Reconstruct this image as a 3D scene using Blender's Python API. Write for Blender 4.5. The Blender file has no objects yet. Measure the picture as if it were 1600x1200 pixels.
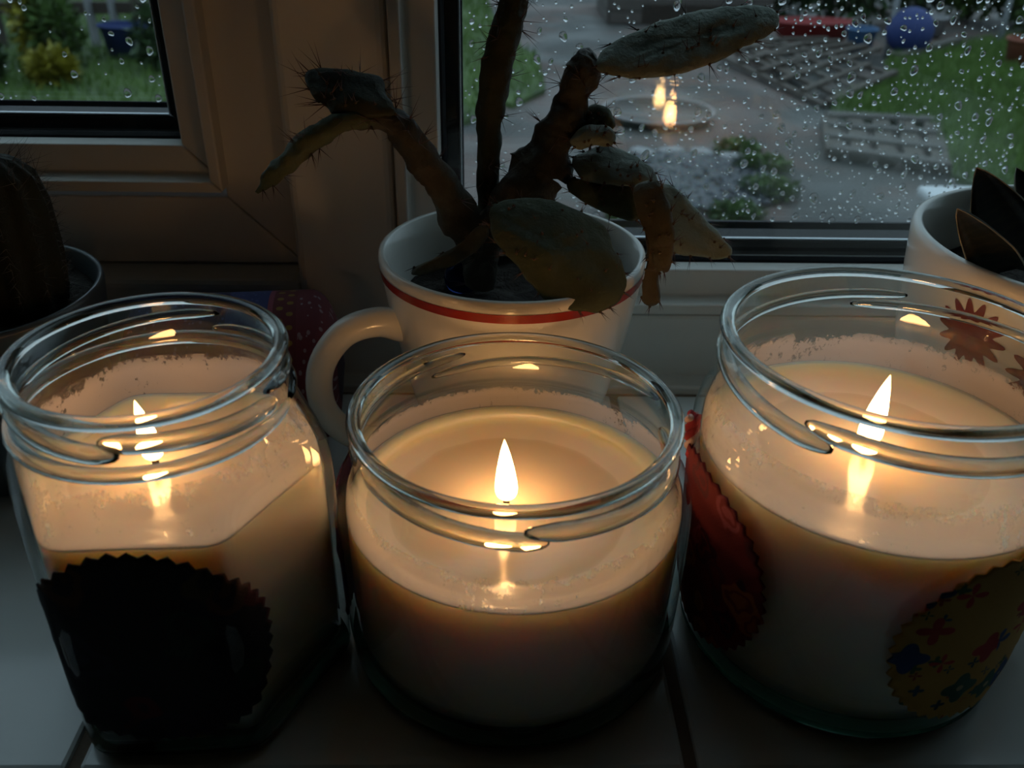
import bpy, bmesh, math, random
from math import sin, cos, pi, radians, sqrt, tan
from mathutils import Vector, noise
random.seed(7)
S = bpy.context.scene
COL = S.collection

# ------------------------------------------------------------------ camera, sky, exposure
FPX, CAM_H = 1400.0, 0.177
PITCH, YAW, ROLL = radians(30.4), radians(1.2), radians(1.0)
fwd = Vector((sin(YAW)*cos(PITCH), cos(YAW)*cos(PITCH), -sin(PITCH)))
r0 = Vector((cos(YAW), -sin(YAW), 0)); u0 = r0.cross(fwd)
RT = r0*cos(ROLL) + u0*sin(ROLL); UP = u0*cos(ROLL) - r0*sin(ROLL)
CP = Vector((0, 0, CAM_H))
cam_d = bpy.data.cameras.new('camera'); cam = bpy.data.objects.new('camera', cam_d); COL.objects.link(cam)
from mathutils import Matrix
m3 = Matrix((RT, UP, -fwd)).transposed()
cam.matrix_world = Matrix.Translation(CP) @ m3.to_4x4()
cam_d.sensor_width = 36; cam_d.lens = FPX/1600*36; cam_d.clip_start = .005; cam_d.clip_end = 200
cam_d.dof.use_dof = True; cam_d.dof.focus_distance = .25; cam_d.dof.aperture_fstop = 22
S.camera = cam
W = bpy.data.worlds.new('overcast_sky'); S.world = W; W.use_nodes = True
wn, wl_ = W.node_tree.nodes, W.node_tree.links
bg = wn['Background']
tc = wn.new('ShaderNodeTexCoord'); sx = wn.new('ShaderNodeSeparateXYZ'); cr = wn.new('ShaderNodeValToRGB')
wl_.new(tc.outputs['Generated'], sx.inputs[0]); wl_.new(sx.outputs['Z'], cr.inputs[0]); wl_.new(cr.outputs[0], bg.inputs[0])
cr.color_ramp.elements[0].position = 0.0; cr.color_ramp.elements[0].color = (.40, .49, .58, 1)
cr.color_ramp.elements[1].position = 1.0; cr.color_ramp.elements[1].color = (1.05, 1.31, 1.52, 1)
bg.inputs[1].default_value = 1.15
S.view_settings.view_transform = 'Standard'; S.view_settings.look = 'None'
S.view_settings.gamma = 1; S.view_settings.use_curve_mapping = False
S.view_settings.exposure = 0.0
S.cycles.use_denoising = True
S.cycles.max_bounces = 14; S.cycles.transmission_bounces = 14; S.cycles.transparent_max_bounces = 40
S.cycles.diffuse_bounces = 4; S.cycles.glossy_bounces = 5
FLAME = 46.0

# ------------------------------------------------------------------ helpers
def ray(px, py): return RT*((px-800)/FPX) - UP*((py-600)/FPX) + fwd
def on_z(px, py, z):
    v = ray(px, py); return CP + v*((z-CAM_H)/v.z)
def on_y(px, py, y):
    v = ray(px, py); return CP + v*(y/v.y)
def zy(py, y, px=1000): return on_y(px, py, y).z
def xy(px, y, py=100): return on_y(px, py, y).x
def on_plane(px, py, o, n):
    v = ray(px, py); return CP + v*((o-CP).dot(n)/v.dot(n))

WLOC = {}
def link(name, me, parent=None, kind=None):
    o = bpy.data.objects.new(name, me); COL.objects.link(o)
    if parent is not None: o.parent = parent
    if kind: o['kind'] = kind
    return o
def mesh(name, verts, faces, mat, parent=None, kind=None, smooth=True, uv=None):
    off = WLOC.get(parent.name, Vector((0, 0, 0))) if parent is not None else Vector((0, 0, 0))
    me = bpy.data.meshes.new(name)
    me.from_pydata([tuple(Vector(v)-off) for v in verts], [], faces)
    if smooth: me.polygons.foreach_set('use_smooth', [True]*len(me.polygons))
    if uv:
        ul = me.uv_layers.new(name='UVMap')
        for lp in me.loops: ul.data[lp.index].uv = uv[lp.vertex_index]
    me.materials.append(mat); me.update()
    o = link(name, me, parent, kind); WLOC[o.name] = off
    return o
def thing(name, label, cat, loc, group=None):
    o = bpy.data.objects.new(name, None); COL.objects.link(o); o.location = loc
    o.empty_display_size = .01
    o['label'] = label; o['category'] = cat
    if group: o['group'] = group
    WLOC[o.name] = Vector(loc); return o
def tag(o, label, cat, group=None, kind=None):
    o['label'] = label; o['category'] = cat
    if group: o['group'] = group
    if kind: o['kind'] = kind
    return o
class MB:
    def __init__(s): s.v = []; s.f = []; s.uv = []
    def add(s, v, f, uv=None):
        b = len(s.v); s.v += [Vector(q) for q in v]; s.f += [tuple(i+b for i in q) for q in f]
        s.uv += uv if uv else [(0, 0)]*len(v)
    def box(s, x0, x1, y0, y1, z0, z1):
        s.add([(x, y, z) for x in (x0, x1) for y in (y0, y1) for z in (z0, z1)],
              [(0, 1, 3, 2), (4, 6, 7, 5), (0, 4, 5, 1), (2, 3, 7, 6), (0, 2, 6, 4), (1, 5, 7, 3)])
    def beam(s, a, b, w, h):
        a, b = Vector(a), Vector(b); d = (b-a).normalized()
        u = d.cross(Vector((0, 0, 1)))
        u = u.normalized() if u.length > 1e-6 else Vector((1, 0, 0))
        v = u.cross(d)
        q = [p+u*(i*w/2)+v*(j*h/2) for p in (a, b) for i, j in ((-1, -1), (1, -1), (1, 1), (-1, 1))]
        s.add(q, [(3, 2, 1, 0), (4, 5, 6, 7), (0, 1, 5, 4), (1, 2, 6, 5), (2, 3, 7, 6), (3, 0, 4, 7)])
    def tube(s, pts, rad, n=12, bump=0, cap=True):
        pts = [Vector(p) for p in pts]; N = len(pts); rows = []
        t0 = (pts[1]-pts[0]).normalized(); u = t0.cross(Vector((0, .3, 1)))
        u = u.normalized() if u.length > 1e-5 else Vector((1, 0, 0))
        V = []; F = []; UVs = []
        for i, p in enumerate(pts):
            t = (pts[min(i+1, N-1)]-pts[max(i-1, 0)]).normalized()
            u = (u - t*u.dot(t)).normalized(); w = t.cross(u)
            r = rad[i] if hasattr(rad, '__len__') else rad
            for k in range(n):
                a = 2*pi*k/n; rr = r
                if bump: rr *= 1+bump*noise.noise((p+u*(cos(a)*r)+w*(sin(a)*r))*150)
                V.append(p+u*(cos(a)*rr)+w*(sin(a)*rr)); UVs.append((k/n, i/N))
        for i in range(N-1):
            for k in range(n):
                F.append((i*n+k, i*n+(k+1) % n, (i+1)*n+(k+1) % n, (i+1)*n+k))
        if cap: F.append(tuple(range(n-1, -1, -1))); F.append(tuple((N-1)*n+k for k in range(n)))
        s.add(V, F, UVs)
    def rings(s, rows, close=True, cap0=False, cap1=False, uvr=None):
        n = len(rows[0]); V = [p for r in rows for p in r]; F = []
        for i in range(len(rows)-1):
            for k in range(n if close else n-1):
                F.append((i*n+k, i*n+(k+1) % n, (i+1)*n+(k+1) % n, (i+1)*n+k))
        if cap0: F.append(tuple(range(n-1, -1, -1)))
        if cap1: F.append(tuple((len(rows)-1)*n+k for k in range(n)))
        s.add(V, F, uvr)
    def build(s, name, mat, parent=None, kind=None, smooth=True, uv=False):
        return mesh(name, s.v, s.f, mat, parent, kind, smooth, s.uv if uv else None)
def bevel(o, w, seg=2):
    m = o.modifiers.new('bevel', 'BEVEL'); m.width = w; m.segments = seg; m.limit_method = 'ANGLE'; return o
def smooth_path(pts, n):
    pts = [Vector(p) for p in pts]; out = []
    P = [pts[0]*2-pts[1]] + pts + [pts[-1]*2-pts[-2]]
    N = len(pts)-1
    for i in range(n+1):
        t = i/n*N; k = min(int(t), N-1); t -= k
        a, b, c, d = P[k], P[k+1], P[k+2], P[k+3]
        out.append(.5*((2*b)+(c-a)*t+(2*a-5*b+4*c-d)*t*t+(3*b-a-3*c+d)*t**3))
    return out
def lerp_list(r, n):
    N = len(r)-1
    return [r[min(int(i/n*N), N-1)]*(1-(i/n*N-min(int(i/n*N), N-1))) + r[min(int(i/n*N), N-1)+1]*(i/n*N-min(int(i/n*N), N-1)) for i in range(n+1)]

# ------------------------------------------------------------------ materials
class NT:
    def __init__(s, name):
        s.m = bpy.data.materials.new(name); s.m.use_nodes = True; s.t = s.m.node_tree; s.t.nodes.clear()
        s.out = s.n('ShaderNodeOutputMaterial')
    def n(s, typ, ins=None, **kw):
        nd = s.t.nodes.new(typ)
        for k, v in kw.items(): setattr(nd, k, v)
        for k, v in (ins or {}).items():
            if isinstance(v, bpy.types.NodeSocket): s.t.links.new(v, nd.inputs[k])
            else: nd.inputs[k].default_value = v
        return nd
    def surf(s, sock): s.t.links.new(sock, s.out.inputs['Surface']); return s.m
    def coord(s, kind='Object', scale=1.0):
        c = s.n('ShaderNodeTexCoord').outputs[kind]
        return s.n('ShaderNodeMapping', {'Vector': c, 'Scale': (scale,)*3 if not hasattr(scale, '__len__') else scale}).outputs[0]
    def noise(s, vec, scale=5, detail=4, rough=.55):
        return s.n('ShaderNodeTexNoise', {'Vector': vec, 'Scale': scale, 'Detail': detail, 'Roughness': rough}).outputs['Fac']
    def voro(s, vec, scale=5, out='Distance', **kw):
        return s.n('ShaderNodeTexVoronoi', {'Vector': vec, 'Scale': scale}, **kw).outputs[out]
    def ramp(s, fac, stops, mode='LINEAR'):
        r = s.n('ShaderNodeValToRGB', {'Fac': fac}); e = r.color_ramp.elements; r.color_ramp.interpolation = mode
        while len(e) < len(stops): e.new(.5)
        for i, (p, c) in enumerate(stops):
            e[i].position = p; e[i].color = tuple(c)+(1,) if hasattr(c, '__len__') else (c, c, c, 1)
        return r.outputs[0]
    def mix(s, fac, a, b):
        m = s.n('ShaderNodeMix', data_type='RGBA')
        for sock, v in ((m.inputs[0], fac), (m.inputs[6], a), (m.inputs[7], b)):
            if isinstance(v, bpy.types.NodeSocket): s.t.links.new(v, sock)
            else: sock.default_value = tuple(v)+(1,) if hasattr(v, '__len__') and len(v) == 3 else v
        return m.outputs[2]
    def math(s, op, a, b=0.0, clamp=False):
        m = s.n('ShaderNodeMath', operation=op, use_clamp=clamp)
        for i, v in enumerate((a, b)):
            if isinstance(v, bpy.types.NodeSocket): s.t.links.new(v, m.inputs[i])
            else: m.inputs[i].default_value = v
        return m.outputs[0]
    def bump(s, h, strength=.3, dist=.001):
        return s.n('ShaderNodeBump', {'Height': h, 'Strength': strength, 'Distance': dist}).outputs[0]
    def pbsdf(s, color, rough=.5, normal=None, **kw):
        ins = {'Roughness': rough}
        ins['Base Color'] = color if isinstance(color, bpy.types.NodeSocket) else tuple(color)+(1,)
        if normal is not None: ins['Normal'] = normal
        for k, v in kw.items(): ins[k.replace('_', ' ')] = v
        return s.n('ShaderNodeBsdfPrincipled', ins).outputs[0]
def plain(name, col, rough=.5, nscale=30, var=.15, bump=.0, bd=.001, **kw):
    t = NT(name); v = t.coord(); f = t.noise(v, nscale)
    a = tuple(max(0, c*(1-var)) for c in col); b = tuple(min(1, c*(1+var)) for c in col)
    c = t.mix(f, a, b)
    nrm = t.bump(t.noise(v, nscale*4), bump, bd) if bump else None
    return t.surf(t.pbsdf(c, rough, nrm, **kw))

def thin_glass(name, clear=(.97, .985, .98), edge=(.42, .52, .49), rough=.015, f0=.045):
    # clear wall without bending: Fresnel reflection over tinted transmission (longer path through the wall = deeper tint)
    t = NT(name)
    fc = t.n('ShaderNodeLayerWeight', {'Blend': .5}).outputs['Facing']
    p5 = t.math('POWER', fc, 5.0); fr = t.math('ADD', t.math('MULTIPLY', p5, .9), f0, True)
    tint = t.mix(t.math('POWER', fc, 4.0), clear, edge)
    tr = t.n('ShaderNodeBsdfTransparent', {'Color': tint}).outputs[0]
    gl = t.n('ShaderNodeBsdfGlossy', {'Color': (1, 1, 1, 1), 'Roughness': rough}).outputs[0]
    return t.surf(t.n('ShaderNodeMixShader', {0: fr, 1: tr, 2: gl}).outputs[0])
def solid_glass(name, col=(.9, .97, .94), ior=1.5, rough=.0):
    t = NT(name)
    return t.surf(t.n('ShaderNodeBsdfGlass', {'Color': tuple(col)+(1,), 'IOR': ior, 'Roughness': rough}).outputs[0])

M = {}
M['jar_glass'] = thin_glass('jar_glass')
M['rim_glass'] = solid_glass('rim_glass', (.88, .89, .875))
M['base_glass'] = solid_glass('base_glass', (.30, .42, .38))
M['pane_glass'] = thin_glass('pane_glass', (.93, .96, .96), (.6, .7, .68), .0)
M['drop'] = solid_glass('rain_water', (1, 1, 1), 1.33)
M['upvc'] = plain('white_upvc', (.74, .72, .68), .38, 9, .07, .05, .0004)
M['seal'] = plain('black_rubber_seal', (.006, .006, .009), .5, 40, .2, 0, .001, Specular_IOR_Level=.15)
M['spacer'] = plain('aluminium_spacer', (.55, .58, .62), .35, 80, .1, 0, .001, Metallic=.8)
M['gap'] = plain('dark_gap', (.03, .028, .024), .8)
t = NT('glazed_tile'); v = t.coord(); f = t.noise(v, 12)
M['tile'] = t.surf(t.pbsdf(t.mix(f, (.66, .67, .66), (.74, .74, .72)), .16, t.bump(t.noise(v, 60, 2), .08, .0006)))
M['grout'] = plain('brown_grout', (.20, .14, .10), .85, 90, .3, .4)
M['wall'] = plain('painted_wall', (.40, .29, .18), .8, 4, .05)
M['wall_warm'] = plain('warm_wall', (.36, .23, .12), .8, 4, .05)
M['room_floor'] = plain('room_floor', (.14, .10, .07), .6, 3, .1)

def wax_mat(pr, ox, oy):
    # set wax outside, clear molten wax (smoother, a little deeper in colour) around the wick
    t = NT('cream_wax'); v = t.coord()
    c = t.mix(t.noise(v, 60, 3), (.86, .77, .63), (.80, .71, .57))
    b = t.bump(t.noise(v, 140, 3), .06, .0006)
    p = t.n('ShaderNodeMapping', {'Vector': v, 'Location': (-ox, -oy, 0), 'Scale': (1, 1, 0)}).outputs[0]
    wob = t.math('MULTIPLY', t.math('SUBTRACT', t.noise(p, 45, 2), .5), .004)
    d = t.math('ADD', t.n('ShaderNodeVectorMath', {0: p}, operation='LENGTH').outputs['Value'], wob)
    m = t.n('ShaderNodeMapRange', {'Value': d, 'From Min': pr*.93, 'From Max': pr*1.0, 'To Min': 1.0, 'To Max': 0.0}, interpolation_type='SMOOTHSTEP').outputs[0]
    up = t.n('ShaderNodeSeparateXYZ', {0: t.n('ShaderNodeNewGeometry').outputs['Normal']}).outputs[2]
    m = t.math('MULTIPLY', m, t.math('GREATER_THAN', up, .5))
    c = t.mix(m, c, (.74, .63, .46))
    ro = t.math('SUBTRACT', .34, t.math('MULTIPLY', m, .22))
    return t.surf(t.pbsdf(c, ro, b, Subsurface_Weight=1.0, Subsurface_Scale=.0135, Subsurface_Radius=(1.0, .62, .35)))
def film_mat(name, zlo, zhi, top_fade, thresh=.30):
    # wax residue smeared on the glass: translucent, flaked away in spots and along its edges
    t = NT(name); v = t.coord()
    z = t.n('ShaderNodeSeparateXYZ', {0: v}).outputs[2]
    up = t.n('ShaderNodeMapRange', {'Value': z, 'From Min': zhi-top_fade, 'From Max': zhi, 'To Min': 0, 'To Max': 1}).outputs[0]
    n1 = t.noise(t.n('ShaderNodeMapping', {'Vector': v, 'Scale': (1, 1, .55)}).outputs[0], 420, 5, .75); n2 = t.noise(v, 55, 3)
    flake = t.math('SUBTRACT', t.math('ADD', t.math('MULTIPLY', n1, .62), t.math('MULTIPLY', n2, .38)), t.math('MULTIPLY', up, .16))
    al = t.ramp(flake, [(thresh, 0.0), (thresh+.06, .76)])
    al2 = t.math('MULTIPLY', al, t.math('SUBTRACT', 1.0, t.math('MULTIPLY', t.math('POWER', up, 2.0), .75)), True)
    col = t.mix(n2, (.66, .61, .57), (.74, .70, .66))
    df = t.n('ShaderNodeBsdfDiffuse', {'Color': col}).outputs[0]
    tl = t.n('ShaderNodeBsdfTranslucent', {'Color': col}).outputs[0]
    ms = t.n('ShaderNodeMixShader', {0: .62, 1: df, 2: tl}).outputs[0]
    tr = t.n('ShaderNodeBsdfTransparent').outputs[0]
    return t.surf(t.n('ShaderNodeMixShader', {0: al2, 1: tr, 2: ms}).outputs[0])
def flame_mat():
    t = NT('candle_flame'); v = t.coord('Generated')
    z = t.n('ShaderNodeSeparateXYZ', {0: v}).outputs[2]
    col = t.ramp(z, [(0, (1, .44, .15)), (.25, (1, .51, .19)), (.8, (1, .49, .17)), (1, (1, .38, .10))])
    st = t.ramp(z, [(0, .22), (.12, .5), (.28, 1.0), (.85, .9), (1, .35)])
    em = t.n('ShaderNodeEmission', {'Color': col, 'Strength': t.math('MULTIPLY', st, FLAME)}).outputs[0]
    tr = t.n('ShaderNodeBsdfTransparent').outputs[0]
    op = t.ramp(z, [(0, .25), (.10, .65), (.24, 1.0)])
    return t.surf(t.n('ShaderNodeMixShader', {0: op, 1: tr, 2: em}).outputs[0])
M['flame'] = flame_mat()
M['wick'] = plain('charred_wick', (.03, .02, .015), .9, 300, .4)
M['ceramic'] = plain('white_glaze', (.80, .77, .71), .14, 20, .05)
M['flower_glaze'] = plain('flower_glaze', (.20, .016, .010), .25, 90, .3)
M['red_glaze'] = plain('red_glaze', (.32, .025, .014), .2, 60, .1)
M['soil'] = plain('potting_soil', (.022, .016, .012), .95, 120, .6, 1.0, .002)
M['dark_glaze'] = plain('dark_blue_glaze', (.06, .075, .085), .3, 25, .2)
M['marble'] = solid_glass('marble_glass', (.12, .16, .32))
def skin(name, a, b, c, dusty=.25):
    t = NT(name); v = t.coord()
    f = t.noise(v, 75, 5, .65); g = t.noise(v, 260, 3)
    col = t.ramp(f, [(.30, a), (.52, b), (.74, c)])
    nz = t.n('ShaderNodeSeparateXYZ', {0: t.n('ShaderNodeNewGeometry').outputs['Normal']}).outputs[2]
    return t.surf(t.pbsdf(col, .75, t.bump(t.math('ADD', f, t.math('MULTIPLY', g, .4)), .8, .0018)))
M['pad'] = skin('cactus_pad_skin', (.034, .042, .020), (.052, .066, .031), (.072, .082, .047))
M['pad_grey_skylit'] = skin('cactus_skylit_grey_skin', (.12, .145, .115), (.17, .20, .16), (.23, .255, .215))  # frosted grey skin, its colour lightened further to carry sky light on these pads
M['stem_dark'] = skin('cactus_dark_stem_skin', (.012, .014, .008), (.025, .030, .013), (.05, .045, .026))
M['stem_brown'] = skin('cactus_corky_skin', (.018, .015, .010), (.034, .029, .018), (.055, .052, .030))
M['pad_brown'] = skin('cactus_withered_skin', (.042, .028, .014), (.058, .047, .023), (.08, .074, .038))
M['spine'] = plain('cactus_spine', (.08, .04, .034), .6)
M['areole'] = plain('cactus_areole', (.085, .06, .035), .95)
M['hair'] = plain('cactus_hair', (.11, .10, .095), .8)
M['hairy_body'] = plain('hairy_cactus_body', (.015, .018, .011), .9, 60, .4, .6, .002)
t = NT('aloe_leaf'); v = t.coord('UV')
band = t.math('ADD', t.math('MULTIPLY', t.n('ShaderNodeSeparateXYZ', {0: v}).outputs[1], 9.0), t.math('MULTIPLY', t.noise(v, 14), 1.6))
M['aloe'] = t.surf(t.pbsdf(t.ramp(t.math('FRACT', band), [(.25, (.010, .012, .008)), (.5, (.030, .026, .014)), (.75, (.010, .012, .008))]), .45))
M['aloe_edge'] = plain('aloe_leaf_edge', (.30, .27, .20), .6)

def fabric(name, base, spots, scale, rough=.9):
    t = NT(name); v = t.coord('UV')
    w = t.n('ShaderNodeMapping', {'Vector': v, 'Scale': (scale,)*3}).outputs[0]
    dist = t.n('ShaderNodeVectorMath', {0: w, 1: t.n('ShaderNodeTexNoise', {'Vector': w, 'Scale': 1.3}).outputs['Color']}, operation='ADD').outputs[0]
    d = t.voro(dist, 1.0); cid = t.n('ShaderNodeSeparateColor', {0: t.voro(dist, 1.0, 'Color')}).outputs[0]
    pick = t.ramp(cid, [(i/len(spots), c) for i, c in enumerate(spots)], 'CONSTANT')
    ring = t.ramp(d, [(.0, 1.0), (.16, 1.0), (.20, 0.15), (.26, .15), (.30, 1.0), (.40, 1.0), (.46, 0.0)])
    col = t.mix(ring, base, pick)
    wv = t.math('MULTIPLY', t.math('SINE', t.math('MULTIPLY', t.n('ShaderNodeSeparateXYZ', {0: v}).outputs[0], 260.)),
                t.math('SINE', t.math('MULTIPLY', t.n('ShaderNodeSeparateXYZ', {0: v}).outputs[1], 260.)))
    return t.surf(t.pbsdf(col, rough, t.bump(wv, .12, .0002)))
M['cloth_shaded'] = fabric('shaded_paisley_cloth', (.010, .007, .012), [(.014, .012, .025), (.07, .025, .010), (.010, .020, .018), (.07, .006, .006), (.05, .03, .008)], 3.2)  # paisley colours kept near black, the unlit jar front is put into them
M['cloth_red'] = fabric('red_paisley_cloth', (.16, .010, .014), [(.34, .07, .02), (.06, .006, .02), (.36, .09, .02), (.10, .012, .02), (.26, .05, .07)], 4.6)
M['cloth_purple'] = fabric('purple_cloth', (.05, .015, .06), [(.08, .02, .03), (.03, .015, .08), (.10, .02, .05)], 4.0)
def floral():
    t = NT('yellow_floral_cloth'); v = t.coord('UV', 5.0)
    def flowers(off, sc, thr):
        w = t.n('ShaderNodeMapping', {'Vector': v, 'Location': off, 'Scale': (sc,)*3}).outputs[0]
        d = t.voro(w, 1.0); c = t.n('ShaderNodeSeparateColor', {0: t.voro(w, 1.0, 'Color')})
        # petals: distance modulated by the angle around the flower's centre
        p = t.n('ShaderNodeVectorMath', {0: w, 1: t.voro(w, 1.0, 'Position')}, operation='SUBTRACT').outputs[0]
        s = t.n('ShaderNodeSeparateXYZ', {0: p}); a = t.math('ARCTAN2', s.outputs[1], s.outputs[0])
        lobes = t.math('ADD', t.math('MULTIPLY', t.math('COSINE', t.math('MULTIPLY', a, 4.0)), .09), thr)
        return t.math('LESS_THAN', d, lobes), c.outputs[0], t.math('LESS_THAN', d, .09)
    m1, c1, e1 = flowers((0, 0, 0), 1.0, .40)
    m2, c2, e2 = flowers((3.3, 1.7, 0), 1.8, .26)
    base = t.mix(t.noise(v, 1.2), (.50, .29, .06), (.44, .23, .045))
    f2 = t.ramp(c2, [(0, (.05, .10, .04)), (.4, (.28, .05, .025)), (.7, (.03, .07, .10))], 'CONSTANT')
    f1 = t.ramp(c1, [(0, (.42, .035, .03)), (.36, (.025, .06, .17)), (.62, (.38, .04, .03)), (.8, (.04, .11, .08))], 'CONSTANT')
    col = t.mix(m2, base, f2); col = t.mix(m1, col, f1); col = t.mix(t.math('MULTIPLY', e1, m1), col, (.40, .36, .22))
    return t.surf(t.pbsdf(col, .9))
M['cloth_floral'] = floral()

# ------------------------------------------------------------------ room shell
WX0, WX1, WZ1 = -.66, 1.0, 1.05
def boxes(name, lst, mat, kind='structure', parent=None, smooth=False):
    b = MB()
    for q in lst: b.box(*q)
    return b.build(name, mat, parent, kind, smooth)
RX0, RX1, RY0, RZ0, RZ1 = -1.9, 2.2, -3.0, -.92, 1.5
boxes('wall_window', [(RX0-.1, WX0, .10, .36, RZ0, RZ1), (WX1, RX1+.1, .10, .36, RZ0, RZ1), (WX0, WX1, .10, .36, WZ1, RZ1), (WX0, WX1, .10, .36, RZ0, -.02)], M['wall'])
boxes('wall_left', [(RX0-.1, RX0, RY0, .10, RZ0, RZ1)], M['wall'])
boxes('wall_right', [(RX1, RX1+.1, RY0, .10, RZ0, RZ1)], M['wall'])
boxes('wall_back', [(RX0-.1, RX1+.1, RY0-.1, RY0, RZ0, RZ1)], M['wall_warm'])
boxes('ceiling', [(RX0-.1, RX1+.1, RY0-.1, .36, RZ1, RZ1+.1)], M['wall'])
boxes('floor', [(RX0-.1, RX1+.1, RY0-.1, .36, RZ0-.1, RZ0)], M['room_floor'])
# tiled sill: grout bed with separate tiles
sill = boxes('trim_1', [(WX0, WX1, .07, .31, -.02, -.0012)], M['grout'])
TX0, TW, G = -.0944, .1395, .0028
i0 = int((WX0-TX0)/TW)-1
tile_me = None
for k in range(i0, 8):
    for (ya, yb) in ((.072, .1288), (.1288, .2955)):
        xa, xb = TX0+k*TW+G/2, TX0+(k+1)*TW-G/2
        xa, xb = max(xa, WX0), min(xb, WX1)
        if xb-xa < .02: continue
        b = MB(); b.box(xa, xb, ya+G/2, yb-G/2, -.006, random.uniform(-.0002, .0001)); o = b.build('tile', M['tile'], sill, None, False); bevel(o, .0012)
o = boxes('trim_2', [(WX0, WX1, .2965, .3075, -.004, .0022)], M['upvc']); bevel(o, .001)

# ------------------------------------------------------------------ windows
def frame4(rect, prof, name, mat, parent, sides='blrt', zigzag=0):
    """a mitred rectangle of four members; prof = [(inset, Y)...] seen from the room, closed at the back"""
    x0, x1, z0, z1 = rect; out = []
    for sd in sides:
        A, B = [], []
        for u, y in prof:
            g = .00025
            if sd == 'b': A.append((x0+u+g, y, z0+u)); B.append((x1-u-g, y, z0+u))
            if sd == 't': A.append((x0+u+g, y, z1-u)); B.append((x1-u-g, y, z1-u))
            if sd == 'l': A.append((x0+u, y, z0+u+g)); B.append((x0+u, y, z1-u-g))
            if sd == 'r': A.append((x1-u, y, z0+u+g)); B.append((x1-u, y, z1-u-g))
        n = len(prof); b = MB()
        b.add(A+B, [(i, (i+1) % n, n+(i+1) % n, n+i) for i in range(n)]+[tuple(range(n-1, -1, -1)), tuple(range(n, 2*n))])
        bm = bmesh.new(); 
        o = b.build(name, mat, parent, None, False)
        bm.from_mesh(o.data); bmesh.ops.recalc_face_normals(bm, faces=bm.faces); bm.to_mesh(o.data); bm.free()
        bevel(o, .0007, 2); out.append(o)
    return out
def root(name, kind='structure'):
    o = bpy.data.objects.new(name, None); COL.objects.link(o); o['kind'] = kind; WLOC[name] = Vector((0, 0, 0)); return o
YB, YA = .306, .322
zg = zy(490, YB); zb = zy(411, .312)
# fixed outer frame (trim_3): bottoms, mullion and the set-back left frame
tr3 = root('trim_3')
XM = -.0732                                  # step between the set-back left frame and the mullion
XG = xy(603, YB, 0)                          # gap between mullion and right sash
ZL = .0405
o = boxes('frame_rail', [(WX0, XM, YB, .36, .0, ZL)], M['upvc'], None, tr3); bevel(o, .003, 3)
o = boxes('mullion', [(XM, XG-.0008, YB, .36, .0, WZ1)], M['upvc'], None, tr3); bevel(o, .003, 3)
o = boxes('frame_rail', [(XG-.0008, WX1, YB, .36, .0, zg-.0006)], M['upvc'], None, tr3); bevel(o, .0016, 2)
# left set-back frame
XS = -.0985; ZS = zy(300, .314, 200)
fl_prof = [(0, .36), (0, YA), (-XS+XM, YA), (-XS+XM, .36)]
for o in frame4((WX0, XM-.0005, ZL+.0007, WZ1), [(0, .358), (0, YA), (.0262, YA), (.0262, .358)], 'frame_rail', M['upvc'], tr3): pass
def sash(name, rect, Y, tilt, pw, x_view):
    w = root(name)
    u1, u2, u3, u4 = pw                    # face edge, bevel end, second face end, bead end
    prof = [(.0, Y+.05), (.0, Y), (u1, Y), (u2, Y+.0080), (u3, Y+.0086), (u4-.0003, Y+.0160), (u4, Y+.0166), (u4, Y+.05)]
    frame4(rect, prof, 'sash_rail', M['upvc'], w)
    x0, x1, z0, z1 = rect
    yg = Y+.0178
    # black inner gasket, double pane, spacer bar with bright edge, outer seal
    frame4((x0+u4-.004, x1-u4+.004, z0+u4-.004, z1-u4+.004), [(0, yg-.003), (.004, yg-.003), (.0058, yg-.0002), (0, yg-.0002)], 'gasket', M['seal'], w)
    gx0, gx1, gz0, gz1 = x0+u4-.002, x1-u4+.002, z0+u4-.002, z1-u4+.002
    for k, yy in enumerate((yg, yg+.018)):
        b = MB(); b.box(gx0, gx1, yy, yy+.004, gz0, gz1)
        p = b.build('pane', M['pane_glass'], w, None, False)
        if k: outer = p
    r2 = (gx0, gx1, gz0, gz1)
    frame4(r2, [(0, yg+.0045), (.0080, yg+.0045), (.0080, yg+.0175), (0, yg+.0175)], 'spacer_seal', M['seal'], w)
    frame4((gx0+.0081, gx1-.0081, gz0+.0081, gz1-.0081), [(0, yg+.0046), (.0006, yg+.0046), (.0006, yg+.0062), (0, yg+.0062)], 'spacer_bar', M['spacer'], w)
    frame4((gx0-.006, gx1+.006, gz0-.006, gz1+.006), [(0, yg+.0225), (.0150, yg+.0225), (.0120, yg+.032), (0, yg+.034)], 'outer_seal', M['seal'], w)
    return w, outer, yg+.022, (gx0+.0095, gx1-.0095, gz0+.0095, gz1-.0095)
H_ = zb-zg
pw = (.0040, .0049, .0148, .0158)
w2, pane2, yo2, rc2 = sash('window_2', (XG, WX1-.005, zg, WZ1-.005), YB-.001, 0, pw, 0)
w1, pane1, yo1, rc1 = sash('window_1', (WX0+.027, XS, ZS, WZ1-.03), .3135, 0, pw, 0)

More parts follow.
